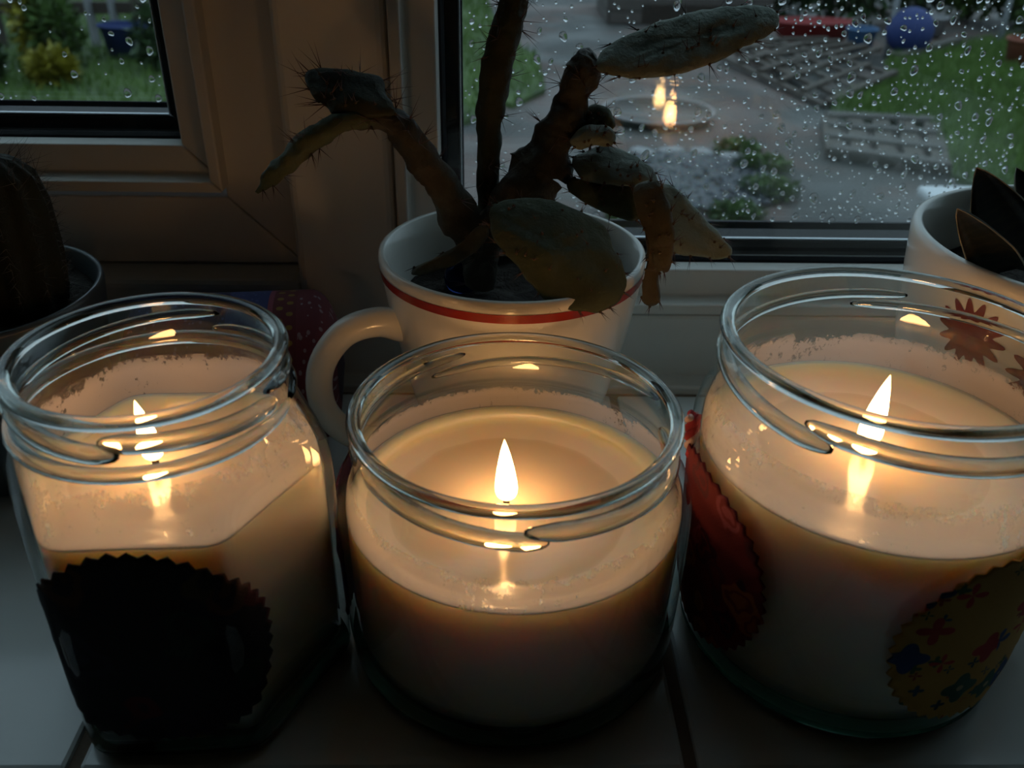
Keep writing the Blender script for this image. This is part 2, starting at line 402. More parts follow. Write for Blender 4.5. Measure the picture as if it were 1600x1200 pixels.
# rain on the outside of the panes
def drop_mesh(seed, n=14, m=6):
    rnd = random.Random(seed); ph = rnd.random()*9; el = rnd.uniform(1.0, 1.55); hh = rnd.uniform(.42, .62); lean = rnd.uniform(-.3, .3)
    V = [(0, 0, 0)]; F = []
    for j in range(m+1):
        t = j/m*pi/2
        for k in range(n):
            a = 2*pi*k/n
            r = cos(t)*(1+.10*sin(2*a+ph)+.07*sin(3*a+2*ph))
            z = sin(a)*r*el*(1.0 if sin(a) < 0 else .85)
            V.append((cos(a)*r+lean*z*.3, sin(t)*hh*(1+.25*max(0, -sin(a))*cos(t)), z))
    for j in range(m):
        for k in range(n): F.append((1+j*n+k, 1+(j+1)*n+k, 1+(j+1)*n+(k+1) % n, 1+j*n+(k+1) % n))
    for k in range(n): F.append((0, 1+k, 1+(k+1) % n))
    return V, F
DROPS = [drop_mesh(i) for i in range(7)]
DME = []
for V, F in DROPS:
    me = bpy.data.meshes.new('raindrop'); me.from_pydata(V, [], F)
    bm = bmesh.new(); bm.from_mesh(me); bmesh.ops.remove_doubles(bm, verts=bm.verts, dist=1e-5); bmesh.ops.recalc_face_normals(bm, faces=bm.faces); bm.to_mesh(me); bm.free()
    me.polygons.foreach_set('use_smooth', [abs(p.normal.y+1) > .05 for p in me.polygons])
    me.materials.append(M['drop']); DME.append(me)
def rain(pane, yo, x0, x1, z0, z1, count, seed, nkeep):
    rnd = random.Random(seed); ds = []
    grid = {}
    tries = 0
    while len(ds) < count and tries < count*30:
        tries += 1
        x, z = rnd.uniform(x0, x1), rnd.uniform(z0, z1)
        r = .00034+.00125*rnd.random()**2.9
        if rnd.random() < .04: r *= 1.35
        key = (int(x/.006), int(z/.006)); ok = True
        for dx in (-1, 0, 1):
            for dz in (-1, 0, 1):
                for (a, b, c) in grid.get((key[0]+dx, key[1]+dz), []):
                    if (a-x)**2+(b-z)**2 < ((c+r)*1.35)**2: ok = False
        if not ok: continue
        if rnd.random() > .45+(x-x0)/(x1-x0)*.9: continue    # the pane's sheltered left side is drier
        grid.setdefault(key, []).append((x, z, r)); ds.append((r, x, z, rnd.randrange(7), rnd.random() < .5))
    ds.sort(reverse=True)
    for r, x, z, i, fl in ds[:nkeep]:
        o = bpy.data.objects.new('raindrop', DME[i]); COL.objects.link(o); o.parent = pane
        o.location = (x, yo+.00004, z); o.scale = (r if fl else -r, r, r)
        if not fl: o.scale = (r, r, r*1.1)
    b = MB()
    for r, x, z, i, fl in ds[nkeep:]:
        V, F = DROPS[i]
        b.add([(x+a*r, yo+.00004+c*r, z+d*r) for a, c, d in V], F)
    if b.v:
        o = b.build('raindrops', M['drop'], pane, 'stuff', True)
        bm = bmesh.new(); bm.from_mesh(o.data); bmesh.ops.remove_doubles(bm, verts=bm.verts, dist=1e-7); bmesh.ops.recalc_face_normals(bm, faces=bm.faces); bm.to_mesh(o.data); bm.free()
rain(pane2, yo2, rc2[0], .20, rc2[2], .185, 1750, 5, 300)
rain(pane1, yo1, -.28, rc1[1], rc1[2], .185, 190, 9, 120)

# ------------------------------------------------------------------ candle jars
def round_fn(R): return lambda th: R
HEX0 = radians(-117)
def hex_fn(a, rc, k, p=22):
    ph = [HEX0+pi/6+i*pi/3 for i in range(3)]
    def f(th):
        s = sum(abs(cos(th-q))**p for q in ph)**(-1.0/p)*a
        return (1-k)*rc+k*s
    return f
def ring_pts(c, f, z, n, dr=0):
    return [(c[0]+(f(2*pi*k/n)+dr)*cos(2*pi*k/n), c[1]+(f(2*pi*k/n)+dr)*sin(2*pi*k/n), z) for k in range(n)]
def helix(b, c, r, z0, z1, a0, a1, rad, n=60):
    pts = []; rr = []
    for i in range(n+1):
        t = i/n; a = a0+(a1-a0)*t; e = min(1, min(t, 1-t)*9)
        pts.append((c[0]+(r)*cos(a), c[1]+(r)*sin(a), z0+(z1-z0)*t)); rr.append(rad*(.25+.75*sqrt(max(0, e))))
    b.tube(pts, rr, 10)
def candle(label, c, prof, rim_r, rim_z, wax_z, film_top, wax_prof, flame, patches, group, threads, wick_off, pool_r, fthr=.30, dep=.0017):
    """prof = [(z, radius function)] for the outside of the glass, bottom to neck"""
    t = thing('candle_jar', label, 'candle', (c[0], c[1], 0.0), group)
    n = 144; wall = .0021
    rows = [ring_pts(c, f, z, n) for z, f in prof]
    inner = [ring_pts(c, f, max(z, .0052), n, -wall) for z, f in reversed(prof)]
    b = MB(); b.rings([ring_pts(c, lambda th: .0004, prof[0][0]+.0008, n)]+rows+inner+[ring_pts(c, lambda th: .0004, .0052, n)])
    glass = b.build('glass_body', M['jar_glass'], t)
    # solid glass: rolled rim, screw thread, thick foot
    b = MB(); m = 14
    b.rings([[(c[0]+(rim_r-.0016+.0017*cos(2*pi*j/m))*cos(2*pi*k/n), c[1]+(rim_r-.0016+.0017*cos(2*pi*j/m))*sin(2*pi*k/n), rim_z-.0013+.0014*sin(2*pi*j/m)) for k in range(n)] for j in range(m+1)])
    b.build('rim', M['rim_glass'], t)
    for (z0, z1, a0, a1, rad, dr) in threads:
        b = MB(); helix(b, c, rim_r+dr, z0, z1, radians(a0), radians(a1), rad)
        b.build('thread', M['rim_glass'], t)
    b = MB(); f0 = prof[0][1]; f1 = prof[1][1]; f2 = prof[2][1]
    b.rings([ring_pts(c, f0, .0003, n, -.0012), ring_pts(c, f1, .0012, n, -.0004), ring_pts(c, f2, .0032, n, -.0003), ring_pts(c, f2, .0050, n, -.0006)], True, True, True)
    b.build('foot', M['base_glass'], t)
    # wax block, molten pool, residue film
    def rin(z, dr):
        for (za, fa), (zb_, fb) in zip(prof, prof[1:]):
            if za <= z <= zb_:
                q = (z-za)/(zb_-za); return lambda th: fa(th)*(1-q)+fb(th)*q-wall+dr
        return lambda th: prof[-1][1](th)-wall+dr
    zs = [.0056, .007]+[.007+(wax_z-.0012-.007)*i/8 for i in range(1, 9)]
    rows = [ring_pts(c, rin(zs[0], -.0016), zs[0], n)]+[ring_pts(c, rin(z, -.0004), z, n) for z in zs[1:]]
    rows += [ring_pts(c, rin(wax_z, -.0006), wax_z, n), ring_pts(c, rin(wax_z, -.0018), wax_z-.0003, n), ring_pts(c, rin(wax_z, -.005), wax_z-.0009, n)]
    pc = (c[0]+wick_off[0]*.5, c[1]+wick_off[1]*.5)
    for q in (1.25, 1.12, 1.0, .90, .7, .4, .12):
        rows.append([(pc[0]+pool_r*q*(1+.05*noise.noise((cos(2*pi*k/n)*1.7, sin(2*pi*k/n)*1.7, c[0]*9)))*cos(2*pi*k/n), pc[1]+pool_r*q*(1+.05*noise.noise((cos(2*pi*k/n)*1.7, sin(2*pi*k/n)*1.7, c[0]*9)))*sin(2*pi*k/n), wax_z-(.0009+dep*.22 if q > 1.2 else .0004+dep*.55 if q > 1.05 else dep*.93 if q > .97 else dep+.0002)) for k in range(n)])
    b = MB(); b.rings(rows, True, True, True)
    b.build('wax', wax_mat(pool_r, wick_off[0]*.5, wick_off[1]*.5), t)
    rows = []
    for i in range(13):
        z = wax_z-.0006+(film_top-wax_z)*i/12; rows.append(ring_pts(c, rin(z, -.00035), z, n))
    b = MB(); b.rings(rows)
    b.build('wax_film', film_mat('wax_film', wax_z, film_top, (film_top-wax_z)*.45, fthr), t)
    # wick and flame
    wx, wy = c[0]+wick_off[0], c[1]+wick_off[1]; fh, fw, lean = flame
    b = MB(); b.tube(smooth_path([(wx, wy, wax_z-dep-.003), (wx, wy, wax_z-dep+.002), (wx+lean*.25*fh, wy-.0004, wax_z-dep+.0052)], 8), .0008, 8)
    b.build('wick', M['wick'], t)
    pr = [(0, .55), (.05, .86), (.11, .98), (.18, 1.0), (.27, .96), (.38, .87), (.52, .74), (.66, .57), (.80, .38), (.91, .19), (.97, .08), (1.0, .012)]
    b = MB(); fz = wax_z-dep+.0019
    b.rings([[(wx+lean*fh*h**1.3+fw/2*r*cos(2*pi*k/20), wy+fw/2*r*sin(2*pi*k/20), fz+fh*h) for k in range(20)] for h, r in pr], True, True, True)
    b.build('flame', M['flame'], t)
    # cloth rounds cut with pinking shears, glued to the glass
    for (pname, mat, ang, zc, R, seed, plabel) in patches:
        fz_ = rin(zc, wall)
        A = 720; acc = [0.0]; th0 = radians(ang)-pi
        for i in range(A):
            a, bb = th0+2*pi*i/A, th0+2*pi*(i+1)/A
            ra, rb = fz_(a), fz_(bb)
            acc.append(acc[-1]+math.hypot(ra*cos(a)-rb*cos(bb), ra*sin(a)-rb*sin(bb)))
        mid = acc[A//2]
        def th_of(s):
            s += mid; lo, hi = 0, A
            while hi-lo > 1:
                k = (lo+hi)//2
                if acc[k] <= s: lo = k
                else: hi = k
            return th0+2*pi*(lo+(s-acc[lo])/(acc[hi]-acc[lo]))/A
        rnd = random.Random(seed); nt = 44; ns = nt*4; rows = []; uvs = []
        jit = [rnd.uniform(.9, 1.1) for _ in range(nt)]
        for rho in (.01, .3, .55, .75, .88, .95, 1.0):
            row = []
            for k in range(ns):
                ph = 2*pi*k/ns; tri = abs(((k/4) % 1)-.5)*2
                q = rho*R*(1+(.05*(tri-.5)*jit[int(k/4)]+.025*noise.noise((cos(ph)*2, sin(ph)*2, seed)) if rho > .8 else 0))
                s, h = q*cos(ph), q*sin(ph); z = zc+h
                lift = .0003 + (.0009*max(0, noise.noise((cos(ph)*3, sin(ph)*3, seed+5))) if rho > .97 else 0)
                th = th_of(s); rr = rin(min(max(z, .001), prof[-1][0]), wall)(th)+lift
                row.append((c[0]+rr*cos(th), c[1]+rr*sin(th), z)); uvs.append((s/R*.5+.5, h/R*.5+.5))
            rows.append(row)
        b = MB(); b.rings(rows, True, True, False, uvs)
        o = b.build(pname, mat, t, None, True, True); o['label'] = plabel
        so = o.modifiers.new('cloth', 'SOLIDIFY'); so.thickness = .0005; so.offset = 1
    return t, rin
grp = 'lit candles poured in glass jars'
# middle squat round jar
cm = (.0046, .1755)
pm = [(.0, round_fn(.0398)), (.0016, round_fn(.0413)), (.005, round_fn(.0420)), (.012, round_fn(.0424)), (.035, round_fn(.0430)), (.0435, round_fn(.0430)), (.0470, round_fn(.0426)), (.0500, round_fn(.0415)), (.0520, round_fn(.0399)), (.0535, round_fn(.0386)), (.0550, round_fn(.0380)), (.0655, round_fn(.0379))]
candle('squat round glass jar of cream wax in the middle, tall upright flame', cm, pm, .0387, .0680, .0432, .0512, None, (.0172, .0056, -.04),
       [('cloth_round', M['cloth_purple'], 176, .028, .020, 3, 'dark purple pinked cloth round')], grp,
       [(.0622, .0582, 205, 280, .0021, -.0021), (.0610, .0572, 272, 372, .0021, -.0021), (.0622, .0578, 20, 125, .0012, -.0011), (.0625, .0580, 110, 195, .0012, -.0011)],
       (-.0018, .0003), .0300, .37, .0036)
# left hexagonal jar
cl_ = (-.0722, .1640)
def hx(a, k): return hex_fn(a, .0272, k)
pl = [(.0, hex_fn(.0298, .0272, 1)), (.0018, hex_fn(.0312, .0272, 1)), (.005, hex_fn(.0318, .0272, 1)), (.020, hex_fn(.0319, .0272, 1)), (.045, hex_fn(.0319, .0272, 1)), (.058, hex_fn(.0319, .0272, 1, 20)), (.0645, hex_fn(.0316, .0285, .97, 18)), (.0685, hex_fn(.0310, .0290, .82, 16)), (.0720, hex_fn(.0304, .0290, .5, 14)), (.0746, hex_fn(.03, .0286, .16, 14)), (.0762, hex_fn(.03, .0282, .0)), (.0776, hex_fn(.03, .0278, .0)), (.0865, hex_fn(.03, .0278, .0))]
candle('hexagonal glass jar of cream wax with a dark cloth round, low flame', cl_, pl, .0286, .0888, .0605, .0735, None, (.0150, .0048, -.10),
       [('cloth_round', M['cloth_shaded'], -87, .0345, .0262, 11, 'black and dark red paisley pinked cloth round')], grp,
       [(.0838, .0800, 195, 275, .0020, -.0020), (.0832, .0795, 268, 350, .0020, -.0020), (.0838, .0798, 340, 440, .0013, -.0012), (.0838, .0798, 75, 190, .0012, -.0011), (.0768, .0768, 0, 360, .0017, -.0004)],
       (-.0036, .0005), .020, .36, .0016)
# right tall round jar
cr_ = (.0905, .1762)
pr_ = [(.0, round_fn(.0372)), (.0018, round_fn(.0392)), (.006, round_fn(.0404)), (.015, round_fn(.0415)), (.040, round_fn(.0427)), (.0575, round_fn(.0433)), (.0620, round_fn(.0430)), (.0655, round_fn(.0421)), (.0680, round_fn(.0408)), (.0697, round_fn(.0396)), (.0712, round_fn(.0391)), (.0850, round_fn(.0390))]
tr_, rinr = candle('tall round glass jar of cream wax with red and yellow cloth rounds, leaning flame', cr_, pr_, .0399, .0872, .0580, .0690, None, (.0185, .0058, .07),
       [('cloth_round', M['cloth_red'], 191, .0325, .0248, 21, 'dark red paisley pinked cloth round'), ('cloth_round', M['cloth_floral'], -64, .0335, .0255, 33, 'ochre pinked cloth round printed with small flowers')], grp,
       [(.0800, .0760, 150, 232, .0021, -.0021), (.0800, .0752, 222, 330, .0021, -.0021), (.0805, .0760, 65, 160, .0013, -.0012), (.0805, .0765, 0, 85, .0013, -.0012)],
       (-.0012, .0012), .0275, .36, .0024)

# ------------------------------------------------------------------ mug with the prickly pear
mc = (.0048, .2625)
mug = thing('mug', 'white mug with a red line below its rim, used as a plant pot', 'mug', (mc[0], mc[1], 0))
n = 96
mo = [(.0, .024), (.001, .0262), (.004, .0275), (.015, .0305), (.030, .0342), (.050, .0383), (.066, .0409), (.0705, .0415), (.0722, .0413)]
mi = [(.0728, .0404), (.0722, .0394), (.066, .0381), (.050, .0354), (.030, .031), (.012, .026), (.0075, .018), (.007, .002)]
b = MB(); b.rings([ring_pts(mc, round_fn(r), z, n) for z, r in [(.001, .002)]+mo+mi])
b.build('cup', M['ceramic'], mug)
b = MB(); b.rings([ring_pts(mc, round_fn(.0408+(z-.0655)*.13+.00025), z, n) for z in (.0662, .0668, .0684, .0690)])
b.build('red_line', M['red_glaze'], mug)['label'] = 'thin red painted line'
ph = radians(203)
hp = smooth_path([(mc[0]+rr*cos(ph), mc[1]+rr*sin(ph), z) for rr, z in ((.036, .0515), (.045, .0548), (.0555, .0525), (.0630, .0425), (.0635, .0290), (.057, .0180), (.046, .0120), (.027, .0120))], 40)
b = MB(); b.tube(hp, [.0050-.0009*sin(pi*i/40) for i in range(41)], 16); b.build('handle', M['ceramic'], mug)
b = MB(); rows = []
for q in (1, .85, .65, .4, .2, .02):
    rows.append([(mc[0]+.0362*q*cos(2*pi*k/40), mc[1]+.0362*q*sin(2*pi*k/40), .0545+.004*noise.noise((q*3*cos(2*pi*k/40), q*3*sin(2*pi*k/40), 2))+(.002 if q < .8 else 0)) for k in range(40)])
b.rings(rows, True, False, True); b.build('soil', M['soil'], mug)
p = on_z(722, 442, .0585)
def lathe_ball(c, r, nu=24, nv=14):
    return [[(c[0]+r*sin(pi*j/nv)*cos(2*pi*k/nu), c[1]+r*sin(pi*j/nv)*sin(2*pi*k/nu), c[2]-r*cos(pi*j/nv)) for k in range(nu)] for j in range(nv+1)]
b = MB(); b.rings(lathe_ball((p.x, p.y, .0605), .0058)); o = b.build('glass_marble', M['marble'])
tag(o, 'dark blue glass marble lying on the soil in the mug', 'marble')

cac = thing('prickly_pear_cactus', 'spiny prickly pear with drooping flat pads, growing in the red-lined mug', 'cactus', (mc[0], mc[1], .054))
def spikes(b, base, nrm, cnt, ln, rnd, spread=.8, r=.00016):
    for _ in range(cnt):
        d = (nrm+Vector((rnd.uniform(-1, 1), rnd.uniform(-1, 1), rnd.uniform(-1, 1)))*spread).normalized()
        L = ln*rnd.uniform(.55, 1.15); u = d.cross(Vector((.3, .2, 1))).normalized(); w = d.cross(u)
        b.add([base+u*r, base-u*r*.5+w*r*.87, base-u*r*.5-w*r*.87, base+d*L], [(0, 1, 3), (1, 2, 3), (2, 0, 3)])
def segment(name, pts, rpx, mat, seed, flat=1.0, nsp=16, ln=.008, bump=.35):
    """pts = (px, py, Y); radii in pixels at that depth"""
    P = [on_y(a, b_, y) for a, b_, y in pts]
    N = 60; path = smooth_path(P, N); R = [x*.285/FPX for x in lerp_list(rpx, N)]
    b = MB(); b.tube(path, R, 22, bump)
    b.v = [q+Vector((noise.noise(q*420), noise.noise(q*420+Vector((7, 0, 0))), noise.noise(q*420+Vector((0, 7, 0)))))*.0007 for q in b.v]
    o = b.build(name, mat, cac)
    rnd = random.Random(seed); sp = MB()
    for _ in range(nsp):
        i = rnd.randrange(1, N-1); t = (path[i+1]-path[i-1]).normalized()
        d = Vector((rnd.uniform(-1, 1), rnd.uniform(-1, 1), rnd.uniform(-1, 1))); d = (d-t*d.dot(t)).normalized()
        spikes(sp, path[i]+d*R[i]*.9, d, 4, ln, rnd, .7)
    if nsp: sp.build('spines', M['spine'], o, 'stuff', False)
    return o
def pad(name, poly, Y, tz, tx, th, mat, seed, nsp=14, ln=.006, curl=0.0, faces=True):
    """flattened cactus pad: outline on an inclined plane of its own, puffed to its real thickness"""
    cx = sum(q[0] for q in poly)/len(poly); cy = sum(q[1] for q in poly)/len(poly)
    o_ = on_y(cx, cy, Y); nrm = Vector((tx, -1, tz)).normalized()
    C3 = [on_plane(a, b_, o_, nrm) for a, b_ in poly]
    k = len(C3); ns = 72; out = []
    for i in range(ns):
        t = i/ns*k; j = int(t); t -= j
        a, b_, c, d = C3[(j-1) % k], C3[j], C3[(j+1) % k], C3[(j+2) % k]
        out.append(.5*((2*b_)+(c-a)*t+(2*a-5*b_+4*c-d)*t*t+(3*b_-a-3*c+d)*t**3))
    cen = sum(out, Vector())/ns
    rows = []
    ext = max((q-cen).length for q in out)
    def lay(f, h):
        r = []
        for q in out:
            p = cen+(q-cen)*f
            p = p+nrm*(h*th*.5*(1+.5*noise.noise(p*140+Vector((seed, 0, 0))))) - nrm*curl*((p-cen).length/ext)**2
            p = p+Vector((noise.noise(p*260), noise.noise(p*260+Vector((9, 0, 0))), noise.noise(p*260+Vector((0, 9, 0)))))*.0006 + nrm*(h*.0010*noise.noise(p*210+Vector((seed, 3, 0))))
            r.append(p)
        return r
    fs = (.06, .3, .55, .75, .88, .96, 1.0)
    for f in fs: rows.append(lay(f, sqrt(max(0, 1-f**3))))
    for f in reversed(fs[:-1]): rows.append(lay(f, -sqrt(max(0, 1-f**3))))
    b = MB(); b.rings(rows, True, True, True)
    o = b.build(name, mat, cac)
    rnd = random.Random(seed); sp = MB(); ar = MB()
    for i in range(nsp):
        q = out[int((i+rnd.random()*.6)/nsp*ns) % ns]; d = (q-cen).normalized()
        q = q - nrm*curl*((q-cen).length/ext)**2
        spikes(sp, q, d, 3, ln, rnd, .6)
        ar.rings(lathe_ball(q, .00048, 6, 4))
    if faces:
        for i in range(nsp):
            f = sqrt(rnd.random())*.85; q = cen+(out[rnd.randrange(ns)]-cen)*f
            q = q+nrm*(th*.5*sqrt(1-f**3)) - nrm*curl*(((q-cen).length/ext)**2)
            ar.rings(lathe_ball(q, .00048, 6, 4)); spikes(sp, q, nrm, 2, ln*.6, rnd, .8)
    sp.build('spines', M['spine'], o, 'stuff', False); ar.build('areoles', M['areole'], o, 'stuff')
    return o
segment('trunk', [(752, 448, .258), (752, 410, .259), (760, 370, .261), (800, 320, .264), (845, 265, .267)], [24, 26, 30, 36, 40], M['stem_brown'], 1, nsp=8)
segment('tall_stem', [(756, 420, .266), (762, 300, .270), (764, 200, .273), (776, 110, .276), (791, 50, .278), (804, 0, .28), (818, -70, .283), (826, -130, .285)], [15, 16, 19, 24, 22, 20, 20, 12], M['stem_dark'], 2, nsp=34, ln=.0085, bump=.25)
segment('left_arm', [(748, 400, .260), (722, 345, .258), (690, 290, .256), (655, 240, .254), (628, 200, .252), (598, 184, .250), (556, 192, .249)], [27, 28, 25, 22, 21, 15, 11], M['stem_brown'], 3, nsp=18, bump=.3)
segment('hanging_pad', [(592, 186, .249), (535, 192, .247), (490, 218, .246), (448, 254, .245), (420, 280, .244), (401, 299, .244)], [9, 15, 16, 14, 11, 3], M['pad'], 4, nsp=12, ln=.006)
pad('dark_pad', [(478, 122), (490, 110), (530, 111), (592, 122), (604, 148), (618, 178), (575, 186), (527, 182), (512, 166), (490, 152)], .252, 1.1, .1, .0055, M['stem_dark'], 5, 14, .009)
segment('centre_stem', [(845, 265, .267), (868, 215, .268), (893, 155, .270), (918, 100, .272)], [42, 32, 25, 21], M['stem_brown'], 6, nsp=14, bump=.4)
segment('stem_knob', [(905, 118, .271), (920, 98, .272), (932, 90, .272)], [19, 20, 8], M['stem_brown'], 7, nsp=3, ln=.004, bump=.7)
pad('broad_pad', [(932, 104), (950, 72), (1010, 42), (1080, 20), (1150, 9), (1200, 12), (1217, 26), (1208, 50), (1170, 70), (1110, 100), (1060, 115), (1000, 122), (958, 118)], .274, 1.15, 0, .0042, M['pad_grey_skylit'], 8, 16, .007)
pad('small_pad', [(898, 200), (908, 176), (930, 164), (950, 172), (961, 196), (945, 207), (918, 206)], .270, .9, 0, .005, M['pad'], 9, 8, .004)
pad('curled_pad', [(888, 222), (905, 206), (940, 196), (960, 208), (958, 226), (930, 224), (905, 232)], .262, 1.4, 0, .004, M['pad_grey_skylit'], 10, 8, .004)
pad('grey_pad', [(895, 248), (915, 236), (950, 231), (995, 246), (1026, 274), (1020, 291), (985, 290), (950, 286), (905, 276)], .262, 1.9, 0, .0045, M['pad_grey_skylit'], 11, 14, .005)
pad('under_pad', [(890, 278), (950, 288), (1000, 292), (1020, 330), (985, 345), (930, 325), (895, 305)], .258, .5, 0, .004, M['pad'], 12, 8, .004)
pad('withered_pad', [(985, 296), (1018, 284), (1040, 310), (1051, 350), (1052, 390), (1044, 424), (1030, 428), (1024, 478), (999, 476), (1006, 440), (1012, 390), (1003, 340)], .240, .2, -.5, .005, M['pad_brown'], 13, 16, .004, .003)
pad('drooping_pad', [(1016, 286), (1040, 288), (1066, 302), (1100, 340), (1138, 382), (1137, 403), (1090, 401), (1050, 392), (1034, 340)], .275, .95, 0, .004, M['pad_grey_skylit'], 14, 12, .006)
pad('large_pad', [(766, 322), (782, 308), (820, 303), (872, 312), (938, 344), (962, 384), (981, 430), (974, 462), (948, 480), (924, 485), (878, 478), (843, 458), (814, 420), (786, 390), (768, 360)], .234, 1.0, .15, .0048, M['pad'], 15, 18, .004, .003)
pad('low_pad', [(765, 352), (752, 386), (712, 412), (668, 428), (642, 429), (650, 416), (688, 398), (722, 376), (745, 354)], .246, .3, 0, .004, M['pad_brown'], 16, 8, .003, .0, False)

# ------------------------------------------------------------------ white bowl with the aloe
bc = (.177, .2425)
bowl = thing('plant_bowl', 'white rounded plant pot with red flowers, behind the tall round jar', 'plant pot', (bc[0], bc[1], 0))
bo = [(.0, .030), (.0015, .0335), (.012, .041), (.030, .0470), (.050, .0505), (.070, .0523), (.081, .0530), (.0836, .0526)]
bi = [(.0843, .0513), (.0836, .0500), (.075, .0488), (.050, .0468), (.030, .0435), (.012, .036), (.007, .002)]
b = MB(); b.rings([ring_pts(bc, round_fn(r), z, n) for z, r in [(.001, .002)]+bo+bi]); b.build('bowl', M['ceramic'], bowl)
def bowl_r(z):
    for (za, ra), (zb_, rb) in zip(bo, bo[1:]):
        if za <= z <= zb_: return ra+(rb-ra)*(z-za)/(zb_-za)
    return bo[-1][1]
for th, zc, R in ((-153, .0655, .0105), (-127, .060, .0115), (-98, .066, .0105), (-172, .040, .010)):
    b = MB(); rows = []
    for rho in (.02, .5, 1.0):
        row = []
        for k in range(112):
            a = 2*pi*k/112; q = R*rho*(1 if rho < .9 else .82+.18*cos(14*a))
            z = zc+q*sin(a); t_ = radians(th)+q*cos(a)/.051; rr = bowl_r(z)+.00022
            row.append((bc[0]+rr*cos(t_), bc[1]+rr*sin(t_), z))
        rows.append(row)
    b.rings(rows, True, True); o = b.build('painted_flower', M['flower_glaze'], bowl); o['label'] = 'red painted flower'
b = MB(); rows = []
for q in (1, .8, .5, .2, .02): rows.append([(bc[0]+.0478*q*cos(2*pi*k/40), bc[1]+.0478*q*sin(2*pi*k/40), .066+.003*noise.noise((q*3*cos(2*pi*k/40), q*3*sin(2*pi*k/40), 5))) for k in range(40)])
b.rings(rows, True, False, True); b.build('soil', M['soil'], bowl)
aloe = thing('tiger_aloe', 'dark banded aloe with pointed leaves, growing in the white pot', 'succulent', (bc[0], bc[1], .066))
def leaf(base, tip, side, w, th, sag=.0):
    base, tip, side = Vector(base), Vector(tip), Vector(side).normalized()
    ax = (tip-base).normalized(); side = (side-ax*side.dot(ax)).normalized(); nr = side.cross(ax)
    if nr.y > 0: nr = -nr
    b = MB(); rows = []; uv = []; N = 16; eds = [[], []]
    for i in range(N+1):
        t = i/N; c = base.lerp(tip, t)-nr*(sag*sin(pi*t)); hw = w*.5*(1-t**1.7)**.8*(.85+.3*min(1, t*3)-.15*t)+.00008; d = th*(1-t)**.6+.00008
        sec = [side*-hw+nr*hw*.35, side*(-hw*.5)+nr*0, nr*(-.0), side*(hw*.5)+nr*0, side*hw+nr*hw*.35, side*(hw*.55)-nr*d, -nr*d*1.25, side*(-hw*.55)-nr*d]
        rows.append([c+q for q in sec]); uv += [(k/8, t) for k in range(8)]
        eds[0].append(c+sec[0]); eds[1].append(c+sec[4])
    b.rings(rows, True, True, True, uv); o = b.build('leaf', M['aloe'], aloe, None, True, True)
    e = MB()
    for q in eds: e.tube(q, [.00032*(1-.6*i/N) for i in range(N+1)], 5)
    e.build('leaf_margin', M['aloe_edge'], o)
leaf(on_y(1588, 408, .236), on_y(1526, 262, .226), (1, .15, -.1), .0185, .004, .002)
leaf(on_y(1572, 424, .228), on_y(1496, 326, .219), (1, .1, -.5), .0125, .003, .001)
leaf(on_y(1640, 400, .245), on_y(1588, 262, .262), (.9, .3, .3), .016, .004)
for a, l, h in ((-60, .042, .045), (-10, .045, .05), (40, .04, .055), (90, .036, .06), (140, .03, .05)):
    a = radians(a); leaf((bc[0]+.004*cos(a), bc[1]+.004*sin(a), .067), (bc[0]+l*cos(a), bc[1]+l*sin(a), .067+h), (-sin(a), cos(a), 0), .015, .004)

# ------------------------------------------------------------------ dark pot with the hairy cactus
q = on_z(148, 452, .060); pc = (q.x-.040, q.y)
pot = thing('dark_pot', 'dark blue-grey glazed pot at the left edge, behind the hexagonal jar', 'plant pot', (pc[0], pc[1], 0))
po = [(.0, .028), (.0015, .0300), (.020, .0345), (.045, .0385), (.0585, .0400), (.0600, .0396)]; pi_ = [(.0602, .0388), (.0595, .0380), (.045, .0362), (.010, .028), (.008, .002)]
b = MB(); b.rings([ring_pts(pc, round_fn(r), z, n) for z, r in [(.001, .002)]+po+pi_]); b.build('pot_body', M['dark_glaze'], pot)
b = MB(); rows = []
for q_ in (1, .8, .5, .2, .02): rows.append([(pc[0]+.0372*q_*cos(2*pi*k/40), pc[1]+.0372*q_*sin(2*pi*k/40), .0535+.004*noise.noise((q_*4*cos(2*pi*k/40), q_*4*sin(2*pi*k/40), 8))) for k in range(40)])
b.rings(rows, True, False, True); b.build('soil', M['soil'], pot)
hc = thing('hairy_cactus', 'dark bristly column cactus in the dark pot at the left edge', 'cactus', (pc[0], pc[1], .053))
ctop = on_y(8, 240, pc[1]); cx_ = on_y(6, 350, pc[1]).x
rows = []; hb = MB(); rnd = random.Random(4); nr_ = 66
prof = [(0, .0105), (.15, .0125), (.4, .0135), (.7, .0132), (.88, .0112), (.96, .007), (1, .001)]
z0, z1 = .050, ctop.z
for i in range(25):
    t_ = i/24
    for (a, ra), (b_, rb) in zip(prof, prof[1:]):
        if a <= t_ <= b_: rr = ra+(rb-ra)*(t_-a)/(b_-a)
    rows.append([(cx_+rr*(1+.07*cos(11*2*pi*k/nr_))*cos(2*pi*k/nr_), pc[1]+rr*(1+.07*cos(11*2*pi*k/nr_))*sin(2*pi*k/nr_), z0+(z1-z0)*t_) for k in range(nr_)])
    if i > 2:
        for k in range(0, nr_, 6):
            p_ = Vector(rows[-1][k]); d = (p_-Vector((cx_, pc[1], p_.z-.004*(i/24)**3*3))).normalized()
            spikes(hb, p_, d, 3, .0045 if i < 19 else .009, rnd, .9, .00009)
b = MB(); b.rings(rows, True, True, True); o = b.build('body', M['hairy_body'], hc); hb.build('bristles', M['hair'], o, 'stuff', False)

